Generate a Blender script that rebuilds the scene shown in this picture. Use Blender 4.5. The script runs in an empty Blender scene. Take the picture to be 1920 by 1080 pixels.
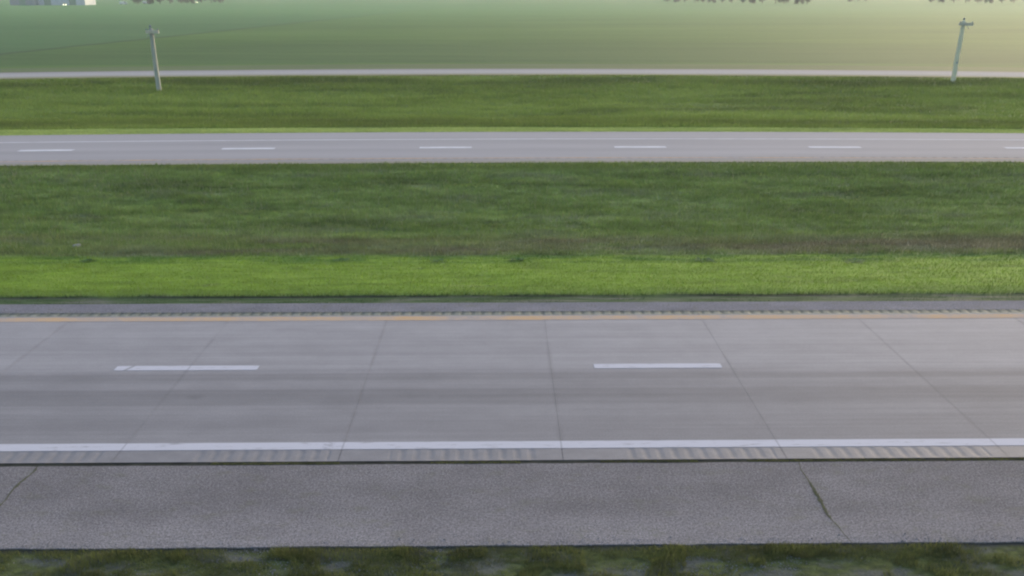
import bpy, bmesh, math, random
import numpy as np
from mathutils import Matrix, Vector

random.seed(7); rng = np.random.default_rng(7)
S = bpy.context.scene
COL = S.collection

# ------------------------------------------------------------------ camera
F, PITCH, YAW, ROLL, CAM_H = 1569.4, .3422, .0126, .0007, 9.2823
fw = Vector((math.sin(YAW)*math.cos(PITCH), math.cos(YAW)*math.cos(PITCH), -math.sin(PITCH)))
rt = Vector((math.cos(YAW), -math.sin(YAW), 0)); up = rt.cross(fw)
c_, s_ = math.cos(ROLL), math.sin(ROLL)
rt2, up2 = c_*rt + s_*up, c_*up - s_*rt
cam = bpy.data.cameras.new('camera'); cam_o = bpy.data.objects.new('camera', cam); COL.objects.link(cam_o)
cam.sensor_width = 36; cam.lens = 36*F/1920; cam.clip_end = 9000; cam.clip_start = .1
cam_o.matrix_world = Matrix(((rt2.x, up2.x, -fw.x, 0), (rt2.y, up2.y, -fw.y, 0), (rt2.z, up2.z, -fw.z, CAM_H), (0, 0, 0, 1)))
S.camera = cam_o

# ------------------------------------------------------------------ sky, sun, exposure
SUN_EL, SUN_AZ = math.radians(15), math.radians(38)      # azimuth to the right of the view direction (+Y)
W = bpy.data.worlds.new('World'); S.world = W; W.use_nodes = True
wn = W.node_tree; wn.nodes.clear()
sky = wn.nodes.new('ShaderNodeTexSky'); sky.sky_type = 'NISHITA'; sky.sun_disc = False
sky.sun_elevation = SUN_EL; sky.sun_rotation = SUN_AZ; sky.dust_density = 2.5; sky.ozone_density = 1.0; sky.air_density = 1.0
bg = wn.nodes.new('ShaderNodeBackground'); bg.inputs['Strength'].default_value = .15
wo = wn.nodes.new('ShaderNodeOutputWorld')
wn.links.new(sky.outputs[0], bg.inputs['Color']); wn.links.new(bg.outputs[0], wo.inputs[0])
sl = bpy.data.lights.new('sun', 'SUN'); sl.energy = .45; sl.angle = math.radians(35); sl.color = (1, .94, .88)
so = bpy.data.objects.new('sun', sl); COL.objects.link(so)
sd = Vector((math.sin(SUN_AZ)*math.cos(SUN_EL), math.cos(SUN_AZ)*math.cos(SUN_EL), math.sin(SUN_EL)))
so.rotation_euler = sd.to_track_quat('Z', 'Y').to_euler(); so.location = (0, 0, 30)
S.view_settings.view_transform = 'Standard'; S.view_settings.look = 'None'; S.view_settings.gamma = 1
S.view_settings.use_curve_mapping = False
S.view_settings.exposure = 0.84
S.render.engine = 'CYCLES'
S.cycles.pixel_filter_type = 'BLACKMAN_HARRIS'; S.cycles.filter_width = 2.2
S.cycles.volume_bounces = 1; S.cycles.max_bounces = 6

# ------------------------------------------------------------------ helpers
def props(o, **k):
    for a, b in k.items(): o[a] = b
    return o
def thing(o, label, cat, group=None):
    o['label'] = label; o['category'] = cat
    if group: o['group'] = group
    return o
def empty(name, loc=(0, 0, 0), rz=0):
    o = bpy.data.objects.new(name, None); COL.objects.link(o); o.location = loc; o.rotation_euler = (0, 0, rz)
    o.empty_display_size = .2
    return o
def obj(name, me, mat=None, parent=None):
    o = bpy.data.objects.new(name, me); COL.objects.link(o)
    if mat is not None and not me.materials: me.materials.append(mat)
    if parent is not None: o.parent = parent
    return o
def from_bm(name, bm):
    me = bpy.data.meshes.new(name); bm.normal_update(); bm.to_mesh(me); bm.free(); return me
def bm_box(bm, c, s, rot=None, taper=1.0):
    r = bmesh.ops.create_cube(bm, size=1)
    for v in r['verts']:
        k = taper if v.co.z > 0 else 1
        v.co = Vector((v.co.x*s[0]*k, v.co.y*s[1]*k, v.co.z*s[2]))
        if rot is not None: v.co = rot @ v.co
        v.co += Vector(c)
    return r['verts']
def bm_cyl(bm, a, b, r1, r2, seg=12):
    a, b = Vector(a), Vector(b); d = b - a
    r = bmesh.ops.create_cone(bm, cap_ends=True, segments=seg, radius1=r1, radius2=r2, depth=d.length)
    q = d.to_track_quat('Z', 'Y').to_matrix()
    for v in r['verts']: v.co = q @ v.co + (a+b)/2
    return r['verts']
def grid(name, xs, ys, fy, fz):
    """strip mesh: for each x in xs and t in ys, y = fy(x, t), z = fz(x, y, t)"""
    X, T = np.meshgrid(np.asarray(xs, float), np.asarray(ys, float))
    Y = fy(X, T); Z = fz(X, Y, T)
    n, m = X.shape
    co = np.stack([X, Y, Z], -1).reshape(-1, 3)
    i = np.arange(n*m).reshape(n, m)
    f = np.stack([i[:-1, :-1], i[:-1, 1:], i[1:, 1:], i[1:, :-1]], -1).reshape(-1, 4)
    me = bpy.data.meshes.new(name)
    me.vertices.add(len(co)); me.vertices.foreach_set('co', co.ravel())
    me.loops.add(f.size); me.loops.foreach_set('vertex_index', f.ravel().astype(np.int32))
    me.polygons.add(len(f)); me.polygons.foreach_set('loop_start', np.arange(0, f.size, 4, dtype=np.int32))
    me.polygons.foreach_set('loop_total', np.full(len(f), 4, np.int32))
    me.polygons.foreach_set('use_smooth', np.ones(len(f), bool))
    me.update(calc_edges=True); me.validate()
    return me
_tab = rng.random((256, 256))
def vnoise(x, y):
    x = np.asarray(x, float) + 1000; y = np.asarray(y, float) + 1000
    xi, yi = np.floor(x).astype(int), np.floor(y).astype(int); u, v = x-xi, y-yi
    u, v = u*u*(3-2*u), v*v*(3-2*v); g = lambda a, b: _tab[a % 256, b % 256]
    return (g(xi, yi)*(1-u)+g(xi+1, yi)*u)*(1-v) + (g(xi, yi+1)*(1-u)+g(xi+1, yi+1)*u)*v
def fbm(x, y, o=3):
    r, a, t = 0, 1, 0
    for k in range(o): r = r+a*vnoise(x*2**k+17*k, y*2**k+9*k); t += a; a *= .5
    return r/t

# ------------------------------------------------------------------ node helpers
class NM:
    def __init__(s, name, rough=.85, spec=.3):
        s.m = bpy.data.materials.new(name); s.m.use_nodes = True; s.t = s.m.node_tree
        s.b = s.t.nodes['Principled BSDF']; s.b.inputs['Roughness'].default_value = rough
        s.b.inputs['Specular IOR Level'].default_value = spec
        s._pos = None
    def n(s, ty, **k):
        x = s.t.nodes.new(ty)
        for a, b in k.items(): setattr(x, a, b)
        return x
    def L(s, a, b): s.t.links.new(a, b)
    def pos(s):
        if s._pos is None: s._pos = s.n('ShaderNodeNewGeometry').outputs['Position']
        return s._pos
    def sep(s):
        x = s.n('ShaderNodeSeparateXYZ'); s.L(s.pos(), x.inputs[0]); return x.outputs
    def noise(s, scale=(1, 1, 1), loc=(0, 0, 0), detail=3, rough=.55, dist=0):
        mp = s.n('ShaderNodeMapping'); mp.inputs['Scale'].default_value = scale; mp.inputs['Location'].default_value = loc
        s.L(s.pos(), mp.inputs[0])
        t = s.n('ShaderNodeTexNoise'); t.inputs['Scale'].default_value = 1; t.inputs['Detail'].default_value = detail
        t.inputs['Roughness'].default_value = rough; t.inputs['Distortion'].default_value = dist
        s.L(mp.outputs[0], t.inputs['Vector']); return t.outputs['Fac']
    def math(s, op, a, b=None, c=None, clamp=False):
        x = s.n('ShaderNodeMath', operation=op, use_clamp=clamp)
        for i, v in enumerate((a, b, c)):
            if v is None: continue
            if isinstance(v, (int, float)): x.inputs[i].default_value = v
            else: s.L(v, x.inputs[i])
        return x.outputs[0]
    def ramp(s, f, pts):
        r = s.n('ShaderNodeValToRGB'); e = r.color_ramp.elements
        while len(e) < len(pts): e.new(.5)
        for i, (p, c) in enumerate(pts):
            e[i].position = p; e[i].color = (*c, 1) if isinstance(c, tuple) else (c, c, c, 1)
        s.L(f, r.inputs[0]); return r.outputs[0]
    def mr(s, v, a, b, c=0, d=1, smooth=True):
        x = s.n('ShaderNodeMapRange'); x.interpolation_type = 'SMOOTHSTEP' if smooth else 'LINEAR'
        s.L(v, x.inputs[0])
        for i, q in zip((1, 2, 3, 4), (a, b, c, d)): x.inputs[i].default_value = q
        return x.outputs[0]
    def mix(s, f, a, b, bt='MIX'):
        x = s.n('ShaderNodeMix', data_type='RGBA', blend_type=bt)
        for i, v in ((0, f), (6, a), (7, b)):
            if isinstance(v, (int, float)): x.inputs[i].default_value = v
            elif isinstance(v, tuple): x.inputs[i].default_value = (*v, 1)
            else: s.L(v, x.inputs[i])
        return x.outputs[2]
    def gain(s, col, fac):       # col * fac (fac a value socket)
        c = s.n('ShaderNodeCombineXYZ')
        for i in range(3): s.L(fac, c.inputs[i])
        return s.mix(1.0, col, c.outputs[0], 'MULTIPLY')
    def bump(s, h, strength=.3, dist=.01):
        b = s.n('ShaderNodeBump'); b.inputs['Strength'].default_value = strength; b.inputs['Distance'].default_value = dist
        s.L(h, b.inputs['Height']); s.L(b.outputs[0], s.b.inputs['Normal'])
    def out(s, col):
        s.L(col, s.b.inputs['Base Color']); return s.m
def flat(name, c, rough=.6, metal=0, var=.12, scale=3):
    m = NM(name, rough); m.b.inputs['Metallic'].default_value = metal
    nz = m.noise((scale,)*3); return m.out(m.gain_(c, nz, var)) if False else m.out(m.ramp(nz, [(.3, tuple(x*(1-var) for x in c)), (.7, tuple(x*(1+var) for x in c))]))

# ------------------------------------------------------------------ materials
CONC = (.310, .293, .306)
JX, JS = -8.1571, 4.7126
def concrete(name, lanes=True, tint=CONC, far=False):
    m = NM(name, .8, .25); x, y, z = m.sep()
    col = m.ramp(m.noise((.35, 1.4, 0), detail=5, rough=.6), [(.3, tuple(c*.94 for c in tint)), (.7, tuple(c*1.05 for c in tint))])
    sp = m.noise((26, 26, 0), detail=3, rough=.8)
    col = m.gain(col, m.mr(sp, .3, .7, .90, 1.10))
    st = m.noise((.07, 5.5, 0), detail=5, rough=.7)
    col = m.gain(col, m.mr(st, .3, .7, .93, 1.07))
    blot = m.noise((.8, 1.1, 0), (31, 3, 0), detail=6, rough=.75)
    col = m.gain(col, m.mr(blot, .3, .7, .95, 1.05))
    if lanes:      # tyre-polished wheel paths and the darker centre of each lane (rubber and oil)
        cv = m.n('ShaderNodeFloatCurve'); t = m.mr(y, 15.3, 23.7, 0, 1, False); m.L(t, cv.inputs['Value'])
        cu = cv.mapping.curves[0]
        pts = [(0, .62), (.06, .66), (.12, .54), (.2, .50), (.27, .60), (.33, .36), (.38, .33), (.42, .60), (.455, .58), (.475, .38), (.5, .46), (.53, .82), (.6, .98), (.68, .90), (.78, 1.0), (.9, 1.0), (1, 1.0)]
        cu.points[0].location = pts[0]; cu.points[1].location = pts[-1]
        for p in pts[1:-1]: cu.points.new(*p)
        cv.mapping.update()
        wob = m.math('ADD', cv.outputs[0], m.math('MULTIPLY', m.math('SUBTRACT', m.noise((.12, .9, 0), (3, 5, 0)), .5), .25))
        col = m.gain(col, m.mr(wob, .2, 1, .74, 1.22, False))
        fr = m.math('FRACT', m.math('ADD', m.math('DIVIDE', m.math('SUBTRACT', x, JX), JS), 100.5))
        d = m.math('ABSOLUTE', m.math('SUBTRACT', fr, .5))
        wj = m.math('MULTIPLY', m.noise((0.4, 2.0, 0), (7, 1, 0), detail=4), .03)
        j = m.mr(m.math('ADD', d, m.math('SUBTRACT', wj, .015)), .003, .019, 1, 0)
        j = m.math('MULTIPLY', j, m.mr(m.noise((.3, .8, 0), (11, 3, 0)), .35, .62, .02, .18))
        col = m.mix(j, col, (.13, .125, .13))
        ri = m.n('ShaderNodeObjectInfo').outputs['Random']
        col = m.gain(col, m.mr(ri, 0, 1, .975, 1.02))
        # an oil spot on the near lane
        dx = m.math('MULTIPLY', m.math('ADD', x, 7.44), 3.2); dy = m.math('MULTIPLY', m.math('SUBTRACT', y, 18.26), 5)
        dd = m.math('SQRT', m.math('ADD', m.math('MULTIPLY', dx, dx), m.math('MULTIPLY', dy, dy)))
        col = m.mix(m.mr(dd, .2, 1, .22, 0), col, (.12, .115, .12))
    m.bump(m.noise((70, 70, 20), detail=2), .25, .004)
    return m.out(col)
M = {}
M['concrete'] = concrete('weathered_concrete')
def rumble_mat():
    m = NM('rumble_concrete', .7); x, y, z = m.sep()
    col = m.ramp(m.noise((3, 4, 0), detail=4), [(.3, tuple(c*.83 for c in CONC)), (.7, tuple(c*.98 for c in CONC))])
    col = m.gain(col, m.mr(m.noise((40, 40, 0)), .25, .75, .9, 1.1))
    dirt = m.mr(z, -.011, -.001, 1, 0)
    dirt = m.math('MULTIPLY', dirt, m.mr(m.noise((1.3, 5, 0), (2, 0, 0)), .3, .7, .35, 1))
    col = m.mix(m.math('MULTIPLY', dirt, .18), col, (.13, .125, .12))
    m.bump(m.noise((60, 60, 20)), .3, .004); return m.out(col)
M['rumble'] = rumble_mat()
def rumble2_mat():
    m = NM('rumble_concrete_debris', .8); x, y, z = m.sep()
    col = m.ramp(m.noise((3, 4, 0), detail=4), [(.3, (.20, .215, .185)), (.7, (.33, .33, .29))])
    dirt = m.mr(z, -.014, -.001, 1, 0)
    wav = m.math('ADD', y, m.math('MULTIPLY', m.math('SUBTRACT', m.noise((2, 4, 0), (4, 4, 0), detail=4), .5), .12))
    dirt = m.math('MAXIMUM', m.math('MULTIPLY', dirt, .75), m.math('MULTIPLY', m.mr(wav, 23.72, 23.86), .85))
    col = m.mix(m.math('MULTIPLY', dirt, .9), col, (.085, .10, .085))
    m.bump(m.noise((60, 60, 20)), .3, .004); return m.out(col)
M['rumble2'] = rumble2_mat()
def asphalt(name, a, b, w=.5):
    m = NM(name, .9, .1)
    col = m.ramp(m.noise((.5, .9, 0), detail=5, rough=.6), [(.3, a), (.72, b)])
    g = m.noise((30, 30, 0), detail=4, rough=.9); col = m.gain(col, m.mr(g, .34, .66, .48, 1.62))
    g2 = m.noise((16, 16, 0), (5, 5, 0), detail=2, rough=.8); col = m.gain(col, m.mr(g2, .3, .7, .84, 1.16))
    mo = m.noise((1.1, 1.6, 0), (61, 3, 0), detail=6, rough=.8); col = m.gain(col, m.mr(mo, .3, .7, .93, 1.07))
    ol = m.noise((1.7, 3, 0), (9, 2, 0), detail=5, rough=.7)
    col = m.mix(m.mr(ol, .52, .70, 0, .38), col, (.19, .185, .13))
    x, y, z = m.sep()
    if w: col = m.gain(col, m.mr(m.math('ADD', y, m.math('MULTIPLY', m.noise((.4, .4, 0)), .5)), 13.2, 13.9, 1.07, .90))
    m.bump(m.noise((60, 60, 30), detail=3, rough=.8), .6, .01)
    return m.out(col)
M['asphalt'] = asphalt('outer_shoulder_asphalt', (.205, .19, .198), (.265, .248, .258))
M['asphalt_in'] = asphalt('inner_shoulder_asphalt', (.19, .185, .21), (.26, .25, .28), 0)
def far_road():
    m = NM('far_road_concrete', .9, .1)
    uv = m.n('ShaderNodeAttribute', attribute_name='lat').outputs['Fac']
    t = (.44, .415, .43)
    col = m.ramp(m.noise((.05, .5, 0), detail=5), [(.3, tuple(c*.93 for c in t)), (.7, tuple(c*1.05 for c in t))])
    col = m.gain(col, m.ramp(uv, [(0, .78), (.04, .82), (.10, .88), (.12, .82), (.15, .93), (.28, .99), (.38, .93), (.46, 1.02), (.58, .95), (.66, .93), (.70, .97), (.76, .95), (.80, 1.0), (.97, .97), (1, .8)]))
    # dotted rumble grooves along the near edge
    x, y, z = m.sep()
    fr = m.math('FRACT', m.math('ADD', m.math('DIVIDE', x, .6), 200))
    dot = m.math('MULTIPLY', m.mr(m.math('ABSOLUTE', m.math('SUBTRACT', fr, .5)), .12, .3, 1, 0), m.mr(m.math('ABSOLUTE', m.math('SUBTRACT', uv, .125)), .01, .022, 1, 0))
    col = m.mix(m.math('MULTIPLY', dot, .5), col, (.16, .15, .12))
    tan = m.mr(uv, .02, .12, .55, 0)
    col = m.mix(tan, col, (.33, .30, .22))
    m.bump(m.noise((8, 8, 2)), .2, .01)
    return m.out(col)
M['far_road'] = far_road()
def gravel_road():
    m = NM('frontage_gravel', .9, .2)
    uv = m.n('ShaderNodeAttribute', attribute_name='lat').outputs['Fac']
    nz = m.noise((.08, .6, 0), detail=5)
    u2 = m.math('ADD', uv, m.math('MULTIPLY', m.math('SUBTRACT', nz, .5), .22))
    col = m.ramp(u2, [(0, (.20, .21, .10)), (.10, (.30, .29, .17)), (.20, (.37, .355, .30)), (.32, (.44, .425, .42)), (.55, (.42, .405, .41)), (.8, (.34, .325, .34)), (.93, (.26, .25, .23)), (1, (.19, .20, .13))])
    col = m.gain(col, m.mr(m.noise((2, 6, 0), detail=4), .3, .7, .94, 1.06))
    m.bump(m.noise((6, 6, 2)), .4, .03); return m.out(col)
M['frontage'] = gravel_road()
def paint(name, c, under, wear_lo, wear_hi, scale=(1.2, 6, 0), r=.6, rough=.55):
    m = NM(name, rough, .4)
    w = m.noise(scale, (3, 3, 0), detail=6, rough=.7)
    f = m.mr(w, wear_lo, wear_hi, 0, 1)
    col = m.mix(f, c, under)
    col = m.gain(col, m.mr(m.noise((30, 30, 0)), .3, .7, .95, 1.05)); return m
def fin(m, col): return m.out(col)
def white_paint():
    m = NM('white_road_paint', .8, .2)
    w = m.noise((1.6, 9, 0), (3, 3, 0), detail=6, rough=.75)
    col = m.mix(m.mr(w, .53, .70, 0, .75), (.63, .615, .68), CONC)
    x, y, z = m.sep()
    # scuffs where the line crosses the slab joints and one worn spot
    fr = m.math('FRACT', m.math('ADD', m.math('DIVIDE', m.math('SUBTRACT', x, JX), JS), 100.5))
    d = m.math('ABSOLUTE', m.math('SUBTRACT', fr, .5))
    col = m.mix(m.mr(d, .002, .006, .5, 0), col, (.3, .29, .32))
    nk = m.mr(m.math('ABSOLUTE', m.math('ADD', m.math('SUBTRACT', x, m.math('MULTIPLY', m.math('SUBTRACT', y, 19.9), .5)), 9.72)), .02, .07, .75, 0)
    col = m.mix(m.math('MULTIPLY', nk, m.mr(y, 19, 19.5)), col, CONC)
    s2 = m.mr(m.math('ABSOLUTE', m.math('ADD', x, 3.77)), .03, .18, .55, 0)
    col = m.mix(m.math('MULTIPLY', s2, m.mr(m.noise((9, 14, 0)), .4, .6)), col, (.33, .32, .35))
    return m.out(col)
M['white'] = white_paint()
def worn_white():
    m = NM('worn_white_paint', .9, .1)
    w = m.noise((1.2, 4, 0), (1, 8, 0), detail=5, rough=.7)
    return m.out(m.mix(m.mr(w, .4, .75, .0, .6), (.80, .79, .83), (.40, .39, .41)))
M['white_far'] = worn_white()
def yellow_paint():
    m = NM('faded_yellow_paint', .9, .1)
    a = m.noise((.55, .6, 0), (3, 1, 0), detail=4, rough=.6); b = m.noise((5, 12, 0), detail=5, rough=.75)
    f = m.math('ADD', m.math('MULTIPLY', a, .65), m.math('MULTIPLY', b, .35))
    col = m.ramp(f, [(.34, (.66, .42, .22)), (.46, (.62, .44, .29)), (.54, (.53, .42, .35)), (.62, (.42, .375, .365))])
    return m.out(col)
M['yellow'] = yellow_paint()

def grass_mat(name, cols, zone=None, blades=False, patch=(.1, .55), fine=(.8, 3.2)):
    """cols: dark, mid, light, dry"""
    m = NM(name, .75, .15)
    x, y, z = m.sep()
    a = m.noise((patch[0], patch[1], 0), detail=4, rough=.6, dist=.6); b = m.noise((fine[0], fine[1], 0), (4, 4, 0), detail=4, rough=.65)
    f = m.math('ADD', m.math('MULTIPLY', a, .6), m.math('MULTIPLY', b, .4))
    col = m.ramp(f, [(.38, cols[0]), (.5, cols[1]), (.62, cols[2])])
    if zone: col = zone(m, col, cols, y, x)
    if blades:
        r = m.n('ShaderNodeAttribute', attribute_name='rnd').outputs['Fac']
        col = m.gain(col, m.mr(r, 0, 1, .84, 1.2, False))
        dry = m.mr(r, .93, .97, 0, .7)
        col = m.mix(dry, col, cols[3])
        m.out(col)
        tr = m.n('ShaderNodeBsdfTranslucent'); m.L(col, tr.inputs[0])
        mx = m.n('ShaderNodeMixShader'); mx.inputs[0].default_value = .35
        m.L(m.b.outputs[0], mx.inputs[1]); m.L(tr.outputs[0], mx.inputs[2])
        m.L(mx.outputs[0], m.t.nodes['Material Output'].inputs[0])
        return m.m
    m.bump(m.noise((9, 16, 0), detail=3), .5, .04)
    return m.out(col)
G = 1.0
def sc(c, k): return tuple(x*k for x in c)
DARK, MID, LITE = (.112, .162, .050), (.168, .250, .070), (.235, .320, .120)
DRY = (.25, .24, .13)
def med_zone(m, col, cols, y, x):
    n1 = m.noise((.16, .4, 0), (8, 8, 0), detail=4)
    yy = m.math('ADD', y, m.math('MULTIPLY', m.math('SUBTRACT', n1, .5), 1.2))
    # dry, trampled band with bare clay just beyond the mown strip, wetter grey-green further on
    band = m.math('MULTIPLY', m.mr(yy, 29.6, 30.2), m.mr(yy, 31.6, 34.5, 1, 0))
    pn = m.noise((.13, .9, 0), (1, 7, 0), detail=5, rough=.65)
    col = m.mix(m.math('MULTIPLY', m.math('MULTIPLY', band, m.mr(m.noise((.055, .3, 0), (13, 3, 0)), .36, .58, .15, 1)), m.mr(pn, .34, .54, .15, .95)), col, (.195, .185, .125))
    pn2 = m.noise((.2, .5, 0), (21, 7, 0), detail=5, rough=.7)
    col = m.mix(m.mr(pn2, .52, .64, 0, .65), col, (.20, .245, .14))
    cl_ = m.noise((.9, 1.9, 0), (41, 7, 0), detail=6, rough=.7, dist=.5)
    col = m.gain(col, m.mr(cl_, .3, .7, .74, 1.28))
    gy = m.noise((.5, 1.4, 0), (3, 57, 0), detail=5, rough=.7)
    col = m.mix(m.mr(gy, .56, .68, 0, .45), col, (.22, .25, .18))
    # mown strip: bright young grass
    edge = m.math('ADD', y, m.math('MULTIPLY', m.math('SUBTRACT', m.noise((.5, .9, 0), (5, 1, 0), detail=7, rough=.8), .5), .9))
    mown = m.math('MULTIPLY', m.mr(edge, 29.55, 30.1, 1, 0), m.mr(edge, 25.25, 25.6))
    bn = m.noise((.22, 1.6, 0), (2, 9, 0), detail=7, rough=.75)
    bright = m.ramp(bn, [(.32, (.185, .27, .045)), (.5, (.262, .385, .055)), (.68, (.33, .45, .085))])
    bright = m.gain(bright, m.mr(m.noise((.6, 1.6, 0), (9, 31, 0), detail=6, rough=.75), .3, .7, .84, 1.14))
    bright = m.mix(m.math('MULTIPLY', m.mr(y, 26.4, 25.4), .5), bright, (.16, .24, .055))
    bright = m.mix(m.mr(m.noise((.45, 1.5, 0), (77, 3, 0), detail=4), .64, .74, 0, .6), bright, (.22, .26, .11))
    bright = m.mix(m.math('MULTIPLY', m.mr(y, 28.6, 29.2), m.mr(m.noise((.35, 2, 0), (6, 6, 0), detail=6, rough=.7), .40, .58)), bright, (.13, .235, .045))
    col = m.mix(mown, col, bright)
    near = m.mr(edge, 25.2, 25.45, 1, 0)
    col = m.mix(near, col, m.ramp(m.noise((.5, 6, 0), (1, 1, 0), detail=5), [(.35, (.06, .10, .035)), (.5, (.10, .15, .055)), (.66, (.20, .19, .15))]))
    lip_shade = m.math('MULTIPLY', m.mr(m.math('ABSOLUTE', m.math('SUBTRACT', y, 25.30)), .04, .16, 1, 0), m.mr(m.noise((.16, .1, 0), (0, 0, 0), detail=3), .4, .55, .2, .9))
    col = m.mix(lip_shade, col, (.022, .034, .018))  # shade under the overhanging mown edge, put into the colour
    fe = m.mr(y, 45.2, 46.6)
    return m.mix(m.math('MULTIPLY', fe, .75), col, (.19, .26, .075))
def ditch_zone(m, col, cols, y, x):
    uv = m.n('ShaderNodeAttribute', attribute_name='lat').outputs['Fac']
    dk = m.math('MULTIPLY', m.mr(uv, .0, .06), m.mr(uv, .12, .3, 1, 0))
    n = m.noise((.03, .25, 0), (5, 5, 0), detail=4)
    col = m.mix(m.math('MULTIPLY', dk, m.mr(n, .35, .6, .2, .9)), col, sc(cols[0], .75))
    dk2 = m.math('MULTIPLY', m.mr(uv, .78, .88), m.mr(uv, .93, .975, 1, 0))
    col = m.mix(m.math('MULTIPLY', dk2, m.mr(m.noise((.035, .1, 0), (2, 2, 0)), .4, .58, .1, .75)), col, sc(cols[0], .85))
    return m.mix(m.mr(uv, .965, .99, 0, .8), col, (.19, .20, .09))
c_med = [DARK, MID, LITE, DRY]
M['med_g'] = grass_mat('median_turf', c_med, med_zone)
M['med_b'] = grass_mat('median_blades', [sc(c, 1.15) for c in c_med], med_zone, True)
c_dit = [(.115, .160, .045), (.185, .265, .058), (.25, .335, .090), (.24, .24, .10)]
M['dit_g'] = grass_mat('far_verge_turf', c_dit, ditch_zone, patch=(.035, .16), fine=(.25, 1.2))
M['dit_b'] = grass_mat('far_verge_blades', [sc(c, 1.15) for c in c_dit], ditch_zone, True, patch=(.035, .16), fine=(.25, 1.2))
c_mow = [(.26, .34, .12), (.36, .45, .15), (.45, .53, .20), (.42, .42, .24)]
M['mow_g'] = grass_mat('far_mown_turf', c_mow, None, patch=(.1, .6)); M['mow_b'] = grass_mat('far_mown_blades', [sc(c, 1.1) for c in c_mow], None, True)
c_ver = [(.09, .10, .04), (.155, .175, .06), (.22, .245, .085), (.24, .22, .12)]
M['ver_b'] = grass_mat('near_verge_blades', c_ver, None, True, patch=(.8, 1.6), fine=(3, 6))
def verge_ground():
    m = NM('near_verge_soil', .95, .15)
    a = m.noise((.9, 2.2, 0), (2, 2, 0), detail=5, rough=.6)
    gr = m.ramp(m.noise((24, 24, 0), detail=3, rough=.8), [(.3, (.10, .095, .10)), (.7, (.25, .24, .25))])
    ol = m.ramp(m.noise((5, 9, 0), detail=4), [(.35, (.06, .075, .025)), (.65, (.14, .165, .05))])
    col = m.mix(m.mr(a, .46, .62, .95, .4), gr, ol)
    x, y, z = m.sep()
    col = m.mix(m.mr(y, 12.28, 12.42, 0, .8), col, (.04, .04, .042))  # dark line along the pavement edge: shade of the drop painted in
    col = m.mix(m.mr(y, 9, 11, 1, 0), col, (.06, .1, .03))
    m.bump(m.noise((20, 20, 8), detail=4, rough=.7), .8, .03); return m.out(col)
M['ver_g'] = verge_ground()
def field_mat(blades=False):
    m = NM('crop_blades' if blades else 'crop_field', .8, .12); x, y, z = m.sep()
    a = m.noise((.006, .035, 0), detail=7, rough=.7, dist=.4); b = m.noise((.05, .3, 0), (4, 4, 0), detail=7, rough=.75)
    f = m.math('ADD', m.math('MULTIPLY', a, .65), m.math('MULTIPLY', b, .35))
    col = m.ramp(f, [(.36, (.078, .150, .034)), (.5, (.102, .190, .042)), (.64, (.130, .225, .052))])
    # a second, bluer crop beyond the headland line that runs away from the road
    ln = m.math('SUBTRACT', x, m.math('SUBTRACT', m.math('MULTIPLY', y, .121), 93.3))
    ln = m.math('ADD', ln, m.math('MULTIPLY', m.math('SUBTRACT', m.noise((.03, .03, 0), (1, 1, 0)), .5), 2.5))
    col2 = m.ramp(f, [(.36, (.080, .168, .058)), (.64, (.108, .205, .072))])
    col = m.mix(m.mr(ln, -.8, .8, 1, 0), col, col2)
    col = m.mix(m.mr(m.math('ABSOLUTE', m.math('SUBTRACT', ln, .5)), .5, 2.2, .55, 0), col, (.055, .085, .04))
    # darker strip of crop by the road, paler mown headland
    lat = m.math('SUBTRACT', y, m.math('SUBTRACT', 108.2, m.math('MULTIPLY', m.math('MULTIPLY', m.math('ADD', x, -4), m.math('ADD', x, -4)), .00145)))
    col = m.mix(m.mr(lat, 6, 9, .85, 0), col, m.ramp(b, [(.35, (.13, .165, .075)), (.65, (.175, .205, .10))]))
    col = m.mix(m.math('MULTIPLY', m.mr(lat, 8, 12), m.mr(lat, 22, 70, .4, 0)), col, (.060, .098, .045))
    col = m.mix(m.mr(y, 160, 480, 0, .8), col, (.165, .335, .115))  # far crop paled in colour, standing in for part of the haze
    tr = m.noise((.012, .45, 0), (8, 8, 0), detail=4, rough=.7)
    col = m.gain(col, m.mr(tr, .3, .7, .9, 1.1))
    if blades:
        r = m.n('ShaderNodeAttribute', attribute_name='rnd').outputs['Fac']
        col = m.gain(col, m.mr(r, 0, 1, .85, 1.35, False))
    else: m.bump(m.noise((1.2, 1.2, 0), detail=4), .5, .2)
    return m.out(col)
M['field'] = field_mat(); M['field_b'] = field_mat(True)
M['base'] = flat('joint_filler', (.28, .27, .275), .95)
def joint_mat():
    m = NM('joint_dirt', .95, .1)
    return m.out(m.ramp(m.noise((2.2, 6, 0), detail=5, rough=.7), [(.35, (.030, .031, .027)), (.55, (.055, .056, .045)), (.72, (.085, .085, .07))]))
M['joint'] = joint_mat()
M['crack'] = flat('crack_dirt', (.115, .112, .085), .95, 0, .3, 8)
def wood():
    m = NM('weathered_pole_wood', .85, .2)
    col = m.ramp(m.noise((30, 30, 1.2), detail=5, rough=.7), [(.3, (.36, .37, .33)), (.7, (.52, .53, .47))])
    x, y, z = m.sep(); col = m.mix(m.mr(z, 3.5, 5.8, 0, .5), col, (.22, .22, .25))
    m.bump(m.noise((60, 60, 2), detail=4), .5, .01); return m.out(col)
M['wood'] = wood(); M['wood2'] = flat('glare_faded_pole_wood', (.78, .74, .55), .9, 0, .12, 6); M['arm'] = flat('pale_arm_wood', (.58, .55, .46), .8, 0, .15, 6); M['insul'] = flat('glazed_insulator', (.25, .28, .33), .25)  # wood2: glare veil over the right pole put into its pale colour
M['steel'] = flat('galvanised_steel', (.35, .36, .37), .45, .7)
M['stone'] = flat('pale_stone', (.30, .30, .29), .85, 0, .15, 12)
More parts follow.
